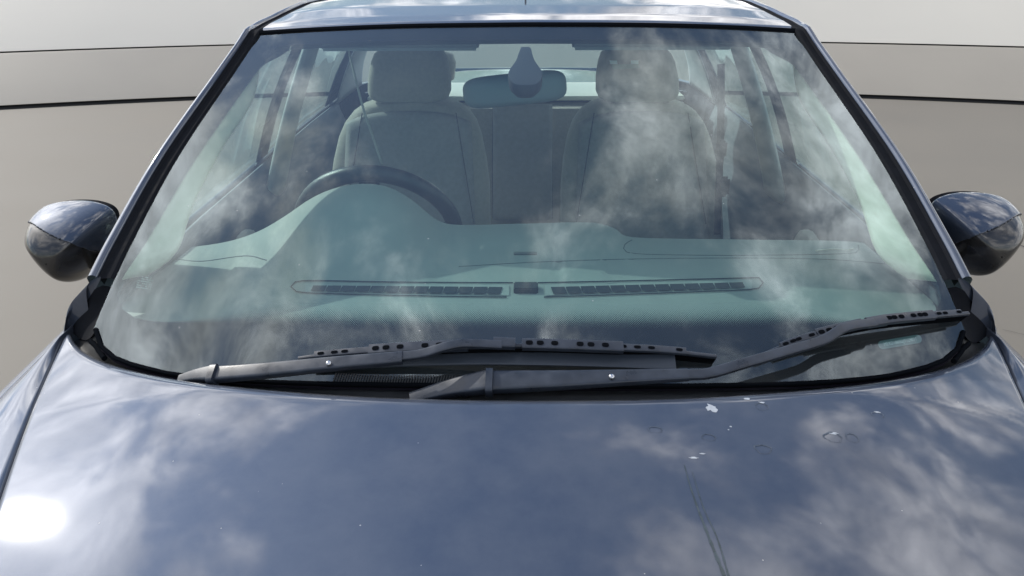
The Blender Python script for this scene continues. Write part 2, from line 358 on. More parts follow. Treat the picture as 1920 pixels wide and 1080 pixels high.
def frit_nodes():
    t = FR.node_tree; b = t.nodes['Principled BSDF']; b.inputs['Base Color'].default_value = (.018, .016, .022, 1); b.inputs['Roughness'].default_value = .9; b.inputs['Specular IOR Level'].default_value = 0
    at = t.nodes.new('ShaderNodeAttribute'); at.attribute_name = 'edge'
    tcn = t.nodes.new('ShaderNodeTexCoord')
    mp = t.nodes.new('ShaderNodeMapping'); mp.inputs['Rotation'].default_value = (0, 0, R(45)); mp.inputs['Scale'].default_value = (420, 420, 1)
    t.links.new(tcn.outputs['UV'], mp.inputs[0]); vo = t.nodes.new('ShaderNodeTexVoronoi'); vo.inputs['Randomness'].default_value = 0; vo.inputs['Scale'].default_value = 1; vo.voronoi_dimensions = '2D'
    t.links.new(mp.outputs[0], vo.inputs['Vector'])
    th = t.nodes.new('ShaderNodeMapRange'); th.inputs['From Min'].default_value = 1; th.inputs['From Max'].default_value = 0; th.inputs['To Min'].default_value = .0; th.inputs['To Max'].default_value = .8
    t.links.new(at.outputs['Fac'], th.inputs['Value'])
    lt = t.nodes.new('ShaderNodeMath'); lt.operation = 'LESS_THAN'; t.links.new(vo.outputs['Distance'], lt.inputs[0]); t.links.new(th.outputs[0], lt.inputs[1])
    tr = t.nodes.new('ShaderNodeBsdfTransparent'); ms = t.nodes.new('ShaderNodeMixShader')
    t.links.new(lt.outputs[0], ms.inputs[0]); t.links.new(tr.outputs[0], ms.inputs[1]); t.links.new(b.outputs[0], ms.inputs[2]); t.links.new(ms.outputs[0], t.nodes['Material Output'].inputs['Surface'])
frit_nodes()
def frit():
    n = len(O_); me = bpy.data.meshes.new('frit_band'); rows = [0, .5, 1.0]; vs = []; ed = []
    # dots: an extra zone inside the solid ring, wide along the bottom
    D_ = []
    for i in range(n):
        k = min(i, n-i); f = sm((k-40)/8)
        o, q = O_[i], I_[i]; d = (q-o).normalized()
        wd = .008 + .050*f
        x = q.x + d.x*wd; z = q.z + d.z*wd; D_.append(G(x, z, -.004))
    def onS(o, q, t): x = o.x+(q.x-o.x)*t; z = o.z+(q.z-o.z)*t; return G(x, z, -.004)
    for t in (0, .25, .5, .75, 1): vs += [onS(O_[i], I_[i], t) for i in range(n)]; ed += [0]*n
    for t in (.25, .5, .75, 1): vs += [onS(I_[i], D_[i], t) for i in range(n)]; ed += [t]*n
    fs = []
    for r in range(8):
        for i in range(n): j = (i+1) % n; fs.append((r*n+i, r*n+j, (r+1)*n+j, (r+1)*n+i))
    me.from_pydata([tuple(v) for v in vs], [], fs)
    a = me.attributes.new('edge', 'FLOAT', 'POINT'); a.data.foreach_set('value', ed)
    uv = me.uv_layers.new(name='UVMap')
    for l in me.loops: v = vs[l.vertex_index]; uv.data[l.index].uv = (v.x, v.z*2.07)
    return link('frit_band', me, FR, ws)
frit()
# roof-edge and bottom seals
gedge = SIDE
def edge_seal(name, pts, r, mat_, off=.0):
    return sweep(name, [p + gn(p.x, p.z)*off for p in pts], circ(r, 8), mat_, ws, upv=Vector((0, -.3, 1)))
full_bot = BOT + [mir(p) for p in BOT[:-1]][::-1]
edge_seal('bottom_seal', full_bot, .0035, RUBBER, .001)
full_top = TOP + [mir(p) for p in TOP[:-1]][::-1]
edge_seal('top_seal', [p+Vector((0, .002, .0)) for p in full_top], .0085, RUBBER, -.003)
# printed marks
def text_mesh(name, s, size, mat_, parent, fn):
    cu = bpy.data.curves.new(name, 'FONT'); cu.body = s; cu.size = size; cu.align_x = 'CENTER'; cu.align_y = 'CENTER'; cu.space_character = 1.12
    to = bpy.data.objects.new(name, cu); col.objects.link(to); bpy.context.view_layer.update()
    me = bpy.data.meshes.new_from_object(to.evaluated_get(bpy.context.evaluated_depsgraph_get())); bpy.data.objects.remove(to)
    for v in me.vertices: v.co = fn(v.co.x, v.co.y)
    return link(name, me, mat_, parent, False)
vc = onG(1690, 639, 0); va = onG(1650, 646, 0); vb = onG(1731, 632, 0)
ux = (vb-va); VL = ux.length; ux = (ux.x/VL, ux.z/VL)
def vinmap(a, b, off): return G(vc.x + ux[0]*a, vc.z + ux[1]*a + b*.46, off)
rr = rrect(VL, .0155, .007, 5)
link('label_plate', mesh('label_plate', [vinmap(a, b, -.0030) for a, b in rr], [tuple(range(len(rr)))]), VIN, ws, False)
text_mesh('serial_print', 'MEXD1860GJT129011', .0092, VINT, ws, lambda a, b: vinmap(a*VL/.118*.95, b, -.0024))
def stamp():
    parts = []
    c = onG(268, 528)
    for r in range(6):
        for k in range(9):
            if random.random() < .25: continue
            a = -.014 + k*.0032 + r*.0006; b = .010 - r*.0042; wd = random.uniform(.0012, .0028)
            q = [G(c.x+a, c.z+b*.5, -.003), G(c.x+a+wd, c.z+b*.5, -.003), G(c.x+a+wd, c.z+(b+.0018)*.5, -.003), G(c.x+a, c.z+(b+.0018)*.5, -.003)]
            parts.append((q, [(0, 1, 2, 3)]))
    multi('approval_mark', parts, mat('grey print', (.10, .14, .15), .6), ws)
stamp()

# ---- A-pillars (painted bar + black moulding along the glass edge)
apath = spline([onG(*p) for p in [(487, 63), (430, 148), (330, 298), (248, 450), (212, 524)]], 30)
# ---- bonnet
rear_px = [(130, 614), (133, 628), (145, 644), (170, 662), (230, 684), (320, 703), (450, 719), (620, 733), (800, 741), (987, 744)]
REAR = [onH(p.x, p.y) for p in spx(rear_px, 40)]; REAR[-1].x = 0
REARF = REAR + [mir(p) for p in REAR[:-1]][::-1]
cornr = REAR[0]
seam_f = onH(0, 940)
sdir = (seam_f-cornr); sdir = sdir/sdir.y
def seamx(y): return cornr.x + sdir.x*(y-cornr.y) if y < cornr.y else cornr.x
NOSE = -.12
def hood_pt(u, v, dz=0):
    a = poly(REARF, u); k = 2*u-1
    fx = -seamx(NOSE)*k if False else abs(seamx(NOSE))*k
    x = a.x + (fx-a.x)*v; y = a.y + (NOSE-.04*(1-k*k)-a.y)*v
    z = hz(x, y)
    z -= .05*sm((v-.9)/.1)
    # rolled rear lip
    if v < .02: z -= .006*(1-v/.02)**2
    return Vector((x, y, z+dz))
hood = bpy.data.objects.new('tmp', None); bpy.data.objects.remove(hood)
def vmap(j, n):                             # denser rows near the rear edge
    t = j/n; return t*t*.55 + t*.45
hood = grid('bonnet', lambda u, v: hood_pt(u, vmap(v*60, 60)), 100, 60, PAINT, car, thick=.012, flip=True)
# stains on the bonnet
def blob(name, px, py, rx, ry, mat_, n=18, jag=.25, off=.0003, hole=0, rot=0):
    c = onH(px, py); rnd = random.Random(int(px*7+py)); pts = []; inn = []
    for i in range(n):
        a = 2*math.pi*i/n; r = 1+rnd.uniform(-jag, jag)
        dx, dy = rx*r*math.cos(a), ry*r*math.sin(a); dx, dy = dx*math.cos(rot)-dy*math.sin(rot), dx*math.sin(rot)+dy*math.cos(rot)
        pts.append(Vector((c.x+dx, c.y+dy, hz(c.x+dx, c.y+dy)+off)))
        if hole: ex, ey = dx*hole, dy*hole; inn.append(Vector((c.x+ex, c.y+ey-ry*.1, hz(c.x+ex, c.y+ey)+off)))
    if hole: fs = [(i, (i+1) % n, n+(i+1) % n, n+i) for i in range(n)]; vs = pts+inn
    else: vs = pts+[Vector((c.x, c.y, hz(c.x, c.y)+off*1.6))]; fs = [(i, (i+1) % n, n) for i in range(n)]
    return (vs, fs)
for b_ in [blob('', 1334, 765, .006, .0075, 0, jag=.35), blob('', 1400, 748, .004, .002, 0), blob('', 1370, 800, .0015, .0012, 0), blob('', 1366, 806, .001, .001, 0),
                        blob('', 1301, 859, .005, .0014, 0, jag=.4), blob('', 1317, 851, .003, .0012, 0), blob('', 1428, 755, .0035, .0015, 0, jag=.4), blob('', 1645, 773, .0035, .0016, 0, jag=.4), blob('', 1563, 813, .006, .0018, 0, jag=.4)]: link('dropping', mesh('dropping', *b_), DROP, hood)
for b_ in [blob('', 1228, 806, .009, .006, 0, hole=.86, jag=.1), blob('', 1428, 762, .008, .008, 0, hole=.86, jag=.12), blob('', 1432, 842, .011, .008, 0, hole=.86, jag=.2), blob('', 1562, 820, .011, .009, 0, hole=.86, jag=.12),
                     blob('', 1598, 821, .008, .008, 0, hole=.86, jag=.12), blob('', 1645, 778, .008, .006, 0, hole=.86, jag=.15), blob('', 1328, 820, .009, .006, 0, hole=.86, jag=.15)]: link('water_mark', mesh('water_mark', *b_), MARK, hood)
def streak(pts, w0, w1):
    p = spline([onH(*q) for q in pts], 24); vs = []
    for i, a in enumerate(p):
        wd = (w0+(w1-w0)*i/23)/2*(1+.3*math.sin(i*2.3)); vs += [Vector((a.x-wd, a.y, hz(a.x-wd, a.y)+.0003)), Vector((a.x+wd, a.y, hz(a.x+wd, a.y)+.0003))]
    return (vs, [(2*i, 2*i+1, 2*i+3, 2*i+2) for i in range(23)])
multi('dirt_streak', [streak([(1283, 872), (1300, 930), (1330, 1010), (1358, 1080)], .0008, .0035), streak([(1298, 885), (1318, 950), (1345, 1010), (1366, 1080)], .0005, .0018)], mat('dried run', (.045, .062, .07), .3, noise_amt=.3), hood)
_pf = onH(112, 944)

# ---- body sides: section from the shoulder down to the sill
def shoulder(y):                            # (x, z) of the shoulder crest, left side
    x = -interp([-.3, 0, .5, .9, 1.15, 1.6, 2.6, 3.4, 4.05], [.60, .70, .735, .742, .752, .775, .785, .765, .66], y)
    z = interp([-.3, 0, .5, .9, 1.15, 1.6, 2.6, 3.4, 4.05], [.70, .80, .905, .955, .968, .972, .985, 1.0, .96], y)
    return x, z
def side_pt(y, t):
    x, z = shoulder(y); wide = interp([-.4, -.1, .3, .9, 3.2, 3.7, 4.05], [0, .05, .085, .07, .07, .08, .03], y)
    prof = [(0, 0), (.25, -.008), (.5, -.03), (.72, -.075), (.9, -.15), (1, -.26), (.98, -.45), (.9, -.60), (.8, -.72)]
    k = t*(len(prof)-1); i = min(int(k), len(prof)-2); f = k-i
    a = prof[i][0]*(1-f)+prof[i+1][0]*f; b = prof[i][1]*(1-f)+prof[i+1][1]*f
    return Vector((x-a*wide, y, z+b*(z-.22)/.76))
WH = [(.18, .31), (2.72, .31)]              # wheel centres y, z (relative)
def body_side(name, y0, y1, s, mat_, wheel=None, n=24):
    def fn(u, v):
        y = y0+(y1-y0)*u; p = side_pt(y, v)
        if wheel is not None:
            dy = y-wheel
            if abs(dy) < .36:
                lim = .31+math.sqrt(.36**2-dy*dy)
                if p.z < lim: p.z = lim if p.z > .05 else p.z
        return p if s < 0 else mir(p)
    o = grid(name, fn, n, 32, mat_, car, thick=.012, flip=(s > 0)); return o
def seamgap(y): return .004
for s in (-1, 1):
    # fender top strip between bonnet seam and shoulder
    def fend(u, v):
        y = -.12 + (1.12+.12)*u
        xs, zs = shoulder(y)
        if y <= cornr.y: xi = seamx(y)-.004; zi = hz(xi, y)-.001
        else: xi = cornr.x-.004-(y-cornr.y)*.10; zi = hz(cornr.x-.004, cornr.y)-.001+(y-cornr.y)*.02
        if xi < xs+.006: xi = xs+.006
        if v < .06: zi2 = zi - .02*(1-v/.06); x = xi; z = zi2
        else:
            k = (v-.06)/.94; x = xi+(xs-xi)*k; z = zi+(zs-zi)*k + .006*math.sin(k*math.pi)
        p = Vector((x, y, z)); return p if s < 0 else mir(p)
    f1 = body_side('front_fender', -.12, 1.16, s, PAINT, .18, 60)
    f2 = grid('fender_top', fend, 50, 16, PAINT, f1, flip=(s < 0))
    d1 = body_side('front_door', 1.166, 2.13, s, PAINT)
    d2 = body_side('rear_door', 2.136, 2.98, s, PAINT)
    body_side('quarter_panel', 2.986, 4.05, s, PAINT, 3.0+.0 if False else None)
    for dr, y in ((d1, 2.0), (d2, 2.86)):
        p = side_pt(y, .42); p.x -= .02
        box('door_handle', p if s < 0 else mir(p), (.03, .17, .025), PAINT, dr, bev=.008)
    for wyy in (.18, 2.75):
        wx = .76*s
        tr = rings('wheel', [[Vector((wx+a*s, wyy+r*math.cos(t*math.pi/20), .31+r*math.sin(t*math.pi/20))) for t in range(40)] for a, r in ((-.09, .2), (-.09, .29), (-.075, .31), (.045, .31), (.062, .29), (.062, .2))], TYRE, car)
        rings('rim', [[Vector((wx+a*s, wyy+r*math.cos(t*math.pi/20), .31+r*math.sin(t*math.pi/20))) for t in range(40)] for a, r in ((.05, .2), (.068, .195), (.068, .185), (.035, .17), (.03, .06), (.045, .05), (.045, .005))], RIM, tr)
# inner wheel-arch / engine bay block and underbody so nothing shows through
box('underbody', (0, 1.95, .30), (1.36, 3.9, .10), CARPET, car)
box('engine_bay', (0, .42, .55), (1.05, .80, .42), CARPET, car)
# nose and tail
def nose(u, v):
    k = 2*u-1; x = .66*k; y = -.16-.20*(1-k*k)*sm(v*2) - .02; z0 = hz(.42*k, NOSE)-.055
    z = z0 + (.20-z0)*v; y = (NOSE-.02-.04*(1-k*k)) + (-.16*(1-k*k*.8))*math.sin(min(v*1.6, 1)*math.pi/2) + .18*abs(k)**3*0
    return Vector((x, y, z))
fb = grid('front_bumper', nose, 40, 24, PAINT, car, thick=.012)
for s in (-1, 1):
    box('headlight', (s*.50, -.235, .64), (.24, .10, .13), glass_mat('lamp glass', (.8, .85, .9), .02, False), fb, rot=Matrix.Rotation(R(-14*s), 3, 'Z'), bev=.03, seg=3)
box('grille', (0, -.30, .62), (.62, .06, .11), GLOSSB, fb, bev=.02)
grid('boot_lid', lambda u, v: Vector(((2*u-1)*.70*(1-.06*v), 3.30+.78*v, 1.02-.03*v-.04*(2*u-1)**2-.04*sm((v-.8)/.2))), 30, 16, PAINT, car, thick=.012)
grid('rear_bumper', lambda u, v: Vector(((2*u-1)*.70, 4.05+.10*(1-(2*u-1)**2)*(.4+.6*v), .98-.72*v)), 30, 12, PAINT, car, thick=.012)

# ---- cowl: the black well between glass and bonnet
def cowl(u, v):
    a = poly(full_bot, u) + Vector((0, .01, -.008)); e = poly(REARF, u)
    b0 = Vector((e.x, e.y, e.z-.022)); c = Vector((0, .6, .9)) - e; c.z = 0; b1 = e + c.normalized()*.06; b1.z = hz(b1.x, b1.y)-.045
    if v < .7: t = v/.7; p = a.lerp(b0, t); p.z -= .008*math.sin(t*math.pi); return p
    return b0.lerp(b1, (v-.7)/.3)
cw = grid('cowl_panel', cowl, 90, 14, COWL, car)
# grille slots in the cowl
sl_ = []
gp0, gp1 = onG(622, 712, -.004), onG(850, 716, -.004)
# lower corner: black inner cheeks beside the glass corner
for s in (-1, 1):
    ft = onG(212, 524)+Vector((-.019, 0, .006)); e_ = REAR[0]+Vector((-.003, 0, .002))
    tp_ = [q for q in spline([ft, ft.lerp(e_, .5)+Vector((.004, 0, .004)), e_], 24)]
    sx_, sz_ = shoulder(e_.y-.03); to_ = spline([ft+Vector((-.028, 0, -.012)), ft.lerp(e_, .5)+Vector((-.030, 0, -.006)), Vector((sx_, e_.y-.03, sz_+.003))], 24)
    ca = spline([onG(*p, -.004) for p in [(210, 526), (198, 560), (184, 600), (180, 618)]], 20)
    def cheek(u, v):
        k = round(u*19); a = ca[k]; b = poly(tp_, k/19) + Vector((.0005, .0, -.004)); p = a.lerp(b, v); p.z -= .020*math.sin(v*math.pi)*min(1, u*4) + .012*(1-min(1, u*5)); return p if s < 0 else mir(p)
    grid('cowl_corner', cheek, 19, 10, TRIM, cw)
    def tail(u, v):
        k = round(u*23); a, b = tp_[k], to_[k]; b = b+Vector((0, 0, -.008)); bw = k/23; mid = a.lerp(b, .45)+Vector((0, 0, .003+.010*bw))
        pts_ = [a+Vector((0, 0, -.004-.016*bw)), a, a.lerp(mid, .5)+Vector((0, 0, .003*bw)), mid, mid.lerp(b, .5)+Vector((0, 0, .003)), b, b+Vector((-.004, 0, -.02)), b+Vector((-.006, .0, -.05))]
        q = pts_[round(v*7)]; return q if s < 0 else mir(q)
    tl_ = grid('fender_tail', tail, 23, 7, PAINT, car, flip=(s < 0)); tl_.modifiers.new('s', 'SUBSURF').levels = 1
    sweep('hinge_cover', [(q if s < 0 else mir(q)) for q in [onH(170, 640)+Vector((0, 0, .0)), onH(180, 652)+Vector((0, 0, .004)), onH(196, 672)+Vector((0, 0, .0))]], circ(.004, 10), RUBBER, cw)
# mesh grille on the cowl seen under the wipers
def slots():
    parts = []
    a = onG(625, 713, .004); b = onG(850, 718, .004)
    for k in range(46):
        t = k/45; p = a.lerp(b, t); h = .010
        q = [G(p.x-.0016, p.z-.004, .0015), G(p.x+.0004, p.z-.004, .0015), G(p.x+.0028, p.z+.003, .0015), G(p.x+.0008, p.z+.003, .0015)]
        parts.append((q, [(0, 1, 2, 3)]))
    multi('cowl_grille', parts, COWL, cw)
slots()

# ---- roof
zt = TOP[-1].z; yt = TOP[-1].y
def roofx(y): return -interp([1.5, 1.65, 1.9, 2.4, 3.0], [.552, .552, .545, .535, .52], y)
def roof_pt(u, v):
    k = 2*u-1
    e = poly(full_top, u)
    y1 = 2.98-.10*k*k
    y = e.y+.010 + (y1-e.y-.01)*v
    w0 = abs(full_top[0].x)+.004; ww = w0 + (abs(roofx(y))-w0)*sm(v*5)
    x = k*ww if True else 0
    x = (e.x/abs(full_top[0].x)*ww)
    kk = x/ww
    zc = interp([0, .06, .15, .3, .45, .6, .8, 1], [0, .0105, .0215, .033, .034, .028, .004, -.035], v)
    z = e.z*(1-sm(v*5)) + (zt-.006*kk*kk)*sm(v*5) + .004 + zc - .010*(abs(kk)**6)*sm(v*6)
    if v < .012: z -= .008*(1-v/.012)
    return Vector((x, y, z))
def rv(t): return t*t*.6+t*.4
roof = grid('roof', lambda u, v: roof_pt(u, rv(v)), 70, 60, PAINT, car, flip=False)
# ---- A-pillars and roof rails: one continuous painted bar each side, black moulding along the glass edge
NP = 30
rl = [roof_pt(0, rv(j/30))+Vector((0, 0, -.004)) for j in range(2, 31)][::-1]
def pillar_side(s):
    base = spline(rl + [apath[0]+Vector((0, .0, .002))] + apath[2:], 110); P_ = base if s < 0 else [mir(p) for p in base]
    n_ = len(P_); kr = min(range(n_), key=lambda i: (base[i]-apath[0]).length)
    def frame(i):
        p = P_[i]; f = sm((kr+2-i)/12); n = (gn(p.x, min(p.z, 1.39))*(1-f)+Vector((s*.25, -.05, .97))*f).normalized(); t = (P_[min(i+1, n_-1)]-P_[max(i-1, 0)]).normalized(); o = t.cross(n).normalized()
        if o.x*s < 0: o = -o
        return p, t.cross(o).normalized()*(1 if t.cross(o).z > 0 else -1), o
    mo = [(-.002, -.006), (-.002, .001), (.002, .004), (.018, .004), (.022, .008), (.0245, -.012)]
    pa = [(.0235, .000), (.0245, .010), (.027, .0135), (.031, .0145), (.037, .0125), (.043, .007), (.047, -.002), (.050, -.02), (.052, -.045), (.052, -.075)]
    def strip(name, prof, mat_, i0, i1, par):
        vs = []
        for i in range(i0, i1):
            p, n, o = frame(i)
            tp = .75+.25*sm((i-kr)/(n_-kr)) if i > kr else .75
            for a, b in prof: vs.append(p + o*a*tp + n*b)
        m_ = len(prof); fs = [(i*m_+j, i*m_+j+1, (i+1)*m_+j+1, (i+1)*m_+j) for i in range(i1-i0-1) for j in range(m_-1)]
        if s > 0: fs = [f[::-1] for f in fs]
        return link(name, mesh(name, vs, fs), mat_, par)
    a = strip('pillar_moulding', mo, TRIM, kr, n_, car); smooth_angle(a, 30)
    strip('front_pillar', pa, PAINT, kr, n_, car)
    b = strip('roof_channel', mo, TRIM, 0, kr+1, roof); smooth_angle(b, 30)
    strip('roof_rail', pa, PAINT, 0, kr+1, roof)
for s in (-1, 1): pillar_side(s)
# antenna at the rear of the roof
ap = None
for i in range(400):
    y = 1.6+i*.004
    v = 0
bestd = 9
for j in range(200):
    q = roof_pt(.5, j/200); d = (q-CAM); dep = d.z/d.y; r_ = ray(988, 10)
    e = abs(dep - r_.z/r_.y)
    if q.y > 2.0 and e < bestd: bestd = e; ap = q
ant = rings('antenna', [[ap+Vector((r*math.cos(t*math.pi/10), r*1.3*math.sin(t*math.pi/10)-dy, h)) for t in range(20)] for r, h, dy in ((.024, -.004, 0), (.024, .002, 0), (.019, .006, 0), (.008, .012, 0), (.0055, .02, 0), (.005, .05, 0), (.004, .16, -.06), (.003, .30, -.12))], RUBBER, roof)

# ---- side glass, pillars, interior shells
def belt(y, s, dx=0, dz=0):
    x, z = shoulder(y); return Vector((s*(abs(x)-.015+dx), y, z+.006+dz))
def railp(y, s, dx=0, dz=0):
    if y < apath[0].y + .02:
        # along the A pillar
        best = min(apath, key=lambda p: abs(p.y-y)); return Vector((s*(abs(best.x)+.045+dx), y, best.z-.03+dz))
    j = min(range(31), key=lambda k: abs(roof_pt(0, k/30).y-y)); p = roof_pt(0, j/30); return Vector((s*(abs(p.x)+.030+dx), y, p.z-.04+dz))
def rail_y(y, s, dx=0, dz=0):
    a = railp(y-.02, s, dx, dz); b = railp(y+.02, s, dx, dz); c = (a+b)/2; c.y = y; return c
def side_panel(name, y0, y1, s, mat_, parent, dx=0, thick=.004, v0=0, v1=1, lean0=0, lean1=0):
    def fn(u, v):
        vv = v0+(v1-v0)*v; y = y0+lean0*vv + (y1+lean1*vv-y0-lean0*vv)*u
        a = belt(y, s, dx); b = rail_y(y, s, dx); p = a.lerp(b, vv); p.x += s*.018*math.sin(vv*math.pi); return p
    return grid(name, fn, 20, 10, mat_, parent, thick=thick)
for s in (-1, 1):
    side_panel('front_side_window', 1.22, 2.10, s, SIDEG, car, thick=0)
    side_panel('rear_side_window', 2.17, 2.86, s, SIDEG, car, thick=0, lean1=-.10)
    side_panel('centre_pillar', 2.08, 2.18, s, TRIM, car, dx=.002)
    c3 = side_panel('rear_pillar', 2.88, 3.36, s, PAINT, car, dx=.002, lean0=-.12, lean1=-.52)
    # inside trims
    def bt(u, v):
        wd = .055 + .035*(1-v)**1.5
        y = 2.10+ (u-.5)*2*wd; a = belt(y, s, -.05, -.10); b = rail_y(y, s, -.04, -.01); p = a.lerp(b, v); p.x += s*(.012*math.sin(v*math.pi)+.02*abs(2*u-1)**3); return p
    grid('pillar_trim', bt, 12, 16, TRIMB if False else PTRIM, car, thick=.01)
    side_panel('rear_pillar_trim', 2.92, 3.36, s, LINER, c3, dx=-.03, lean0=-.22, lean1=-.52)
    # door cards
    def dc(u, v):
        y = 1.12+1.85*u; a = belt(y, s, -.015, 0); zz_ = a.z-.62*v; inx = .03*sm(v*6) + .03*sm((v-.25)*8)
        return Vector((a.x-s*inx, y, zz_))
    dcard = grid('door_card', dc, 30, 24, DOORIN, car, thick=.008)
    q = belt(2.0, s, -.08, -.09)
    # pale rounded grip panel on the door card
    rings('grip_panel', [[Vector((belt(1.66, s).x-s*(.065+dd_), 1.66+r*.13*math.cos(t*math.pi/14), .80+r*.10*math.sin(t*math.pi/14)+.04*math.cos(t*math.pi/14))) for t in range(28)] for r, dd_ in ((1, 0), (1, .012), (.9, .02), (.1, .022))], SEAT, dcard, cap0=False)
# A-pillar inside trim (cream), from behind the frit to the side window
for s in (-1, 1):
    out_px = [(1508, 80), (1540, 128), (1600, 225), (1680, 355), (1725, 440), (1766, 530)]
    in_px = [(1488, 88), (1500, 180), (1560, 275), (1615, 380), (1648, 475), (1705, 520)]
    ao = spline([onG(*p, -.012) for p in out_px], 24); ai = spline([onG(*p, -.10) for p in in_px], 24)
    def at_(u, v):
        i = u*23; k = min(int(i), 22); f = i-k; a = ao[k].lerp(ao[k+1], f); b = ai[k].lerp(ai[k+1], f)
        p = a.lerp(b, v); p += Vector((-.35, -.5, .3))*(.02*math.sin(v*math.pi)); return p if s > 0 else mir(p)
    grid('windscreen_pillar_trim', at_, 30, 10, TRIMB, car, thick=.004)
# headliner
def hl(u, v):
    p = roof_pt(.02+.96*u, .0+.95*v); return p + Vector((0, .02*(1-v), -.035-.012*sm((v)*6)))
head = grid('headliner', hl, 30, 24, LINER, car)
# front header trim joining glass top to headliner
# rear window
rw0 = onY(850, 137, 3.22); 
rb = spline([Vector((x, 3.30-.10*(x/.6)**2, 1.035)) for x in (-.62, -.3, 0, .3, .62)], 21)
rt_ = [roof_pt(.03+.94*i/20, .985)+Vector((0, 0, -.01)) for i in range(21)]
rw = grid('rear_window', lambda u, v: rb[round(u*20)].lerp(rt_[round(u*20)], v)+Vector((0, .03*math.sin(v*math.pi), 0.02*math.sin(v*math.pi))), 20, 10, REARG, car)
# parcel shelf, rear bench
ps_px = 3.2
box('parcel_shelf', (0, 3.14, 1.012), (1.24, .36, .016), mat('pale shelf', (.62, .62, .56), .7, bump=.3), car, bev=.004)
def loft_seat(name, rows, Y, depth, mat_, parent, lean=.15, zref=.6, n=24, bulge=.035, edge=.35):
    """rows: (z, xl, xr) front outline; rings rounded box sections"""
    rs = []
    for z, xl, xr in rows:
        cx_, hw = (xl+xr)/2, (xr-xl)/2; y0 = Y + (z-zref)*lean; r = []
        for i in range(n):
            a = 2*math.pi*i/n; c, s_ = math.cos(a), math.sin(a); e = edge
            x = cx_ + hw*math.copysign(abs(c)**e, c); y = y0 + depth/2*math.copysign(abs(s_)**(e+.25), s_)
            r.append(Vector((x, y, z)))
        rs.append(r)
    return rings(name, rs, mat_, parent)
rear = loft_seat('rear_seat', [(.45, -.62, .62), (.60, -.64, .64), (.80, -.64, .64), (.93, -.63, .63), (.97, -.60, .60), (.985, -.54, .54)], 2.93, .13, SEAT, car, lean=.35, zref=.9, edge=.25)
box('seat_cushion', (0, 2.62, .47), (1.24, .55, .16), SEAT, rear, bev=.04, seg=4)
# darker centre panel (armrest) with seams
pa_, pb_ = onY(928, 205, 2.84), onY(1034, 330, 2.80)
def cpan(u, v):
    a = onY(928+104*u, 196+215*v, 2.86-.12*v); return a + Vector((0, -.012*math.sin(u*math.pi)**.5, 0))
armr = grid('armrest_panel', cpan, 16, 16, mat('armrest fabric', (.31, .30, .28), .85, noise_amt=.08, bump=.3), rear, thick=.02)
def seam_line(name, pts, parent, r=.0022, m_=SEAM): return sweep(name, spline(pts, 24), circ(r, 6), m_, parent)
seam_line('seam', [onY(930, 332, 2.775), onY(980, 333, 2.77), onY(1032, 332, 2.775)], rear, .003)
seam_line('seam', [onY(925, 196, 2.845), onY(924, 300, 2.79), onY(925, 410, 2.74)], rear, .003)
seam_line('seam', [onY(1034, 196, 2.845), onY(1035, 300, 2.79), onY(1035, 410, 2.74)], rear, .003)
for px in (800, 1180):
    c = onY(px, 118, 2.98)
    hr = loft_seat('rear_headrest', [(c.z-.075, c.x-.08, c.x+.08), (c.z-.06, c.x-.105, c.x+.105), (c.z, c.x-.115, c.x+.115), (c.z+.03, c.x-.105, c.x+.105), (c.z+.045, c.x-.08, c.x+.08)], c.y, .08, SEAT, rear, lean=.1, zref=c.z, edge=.5)
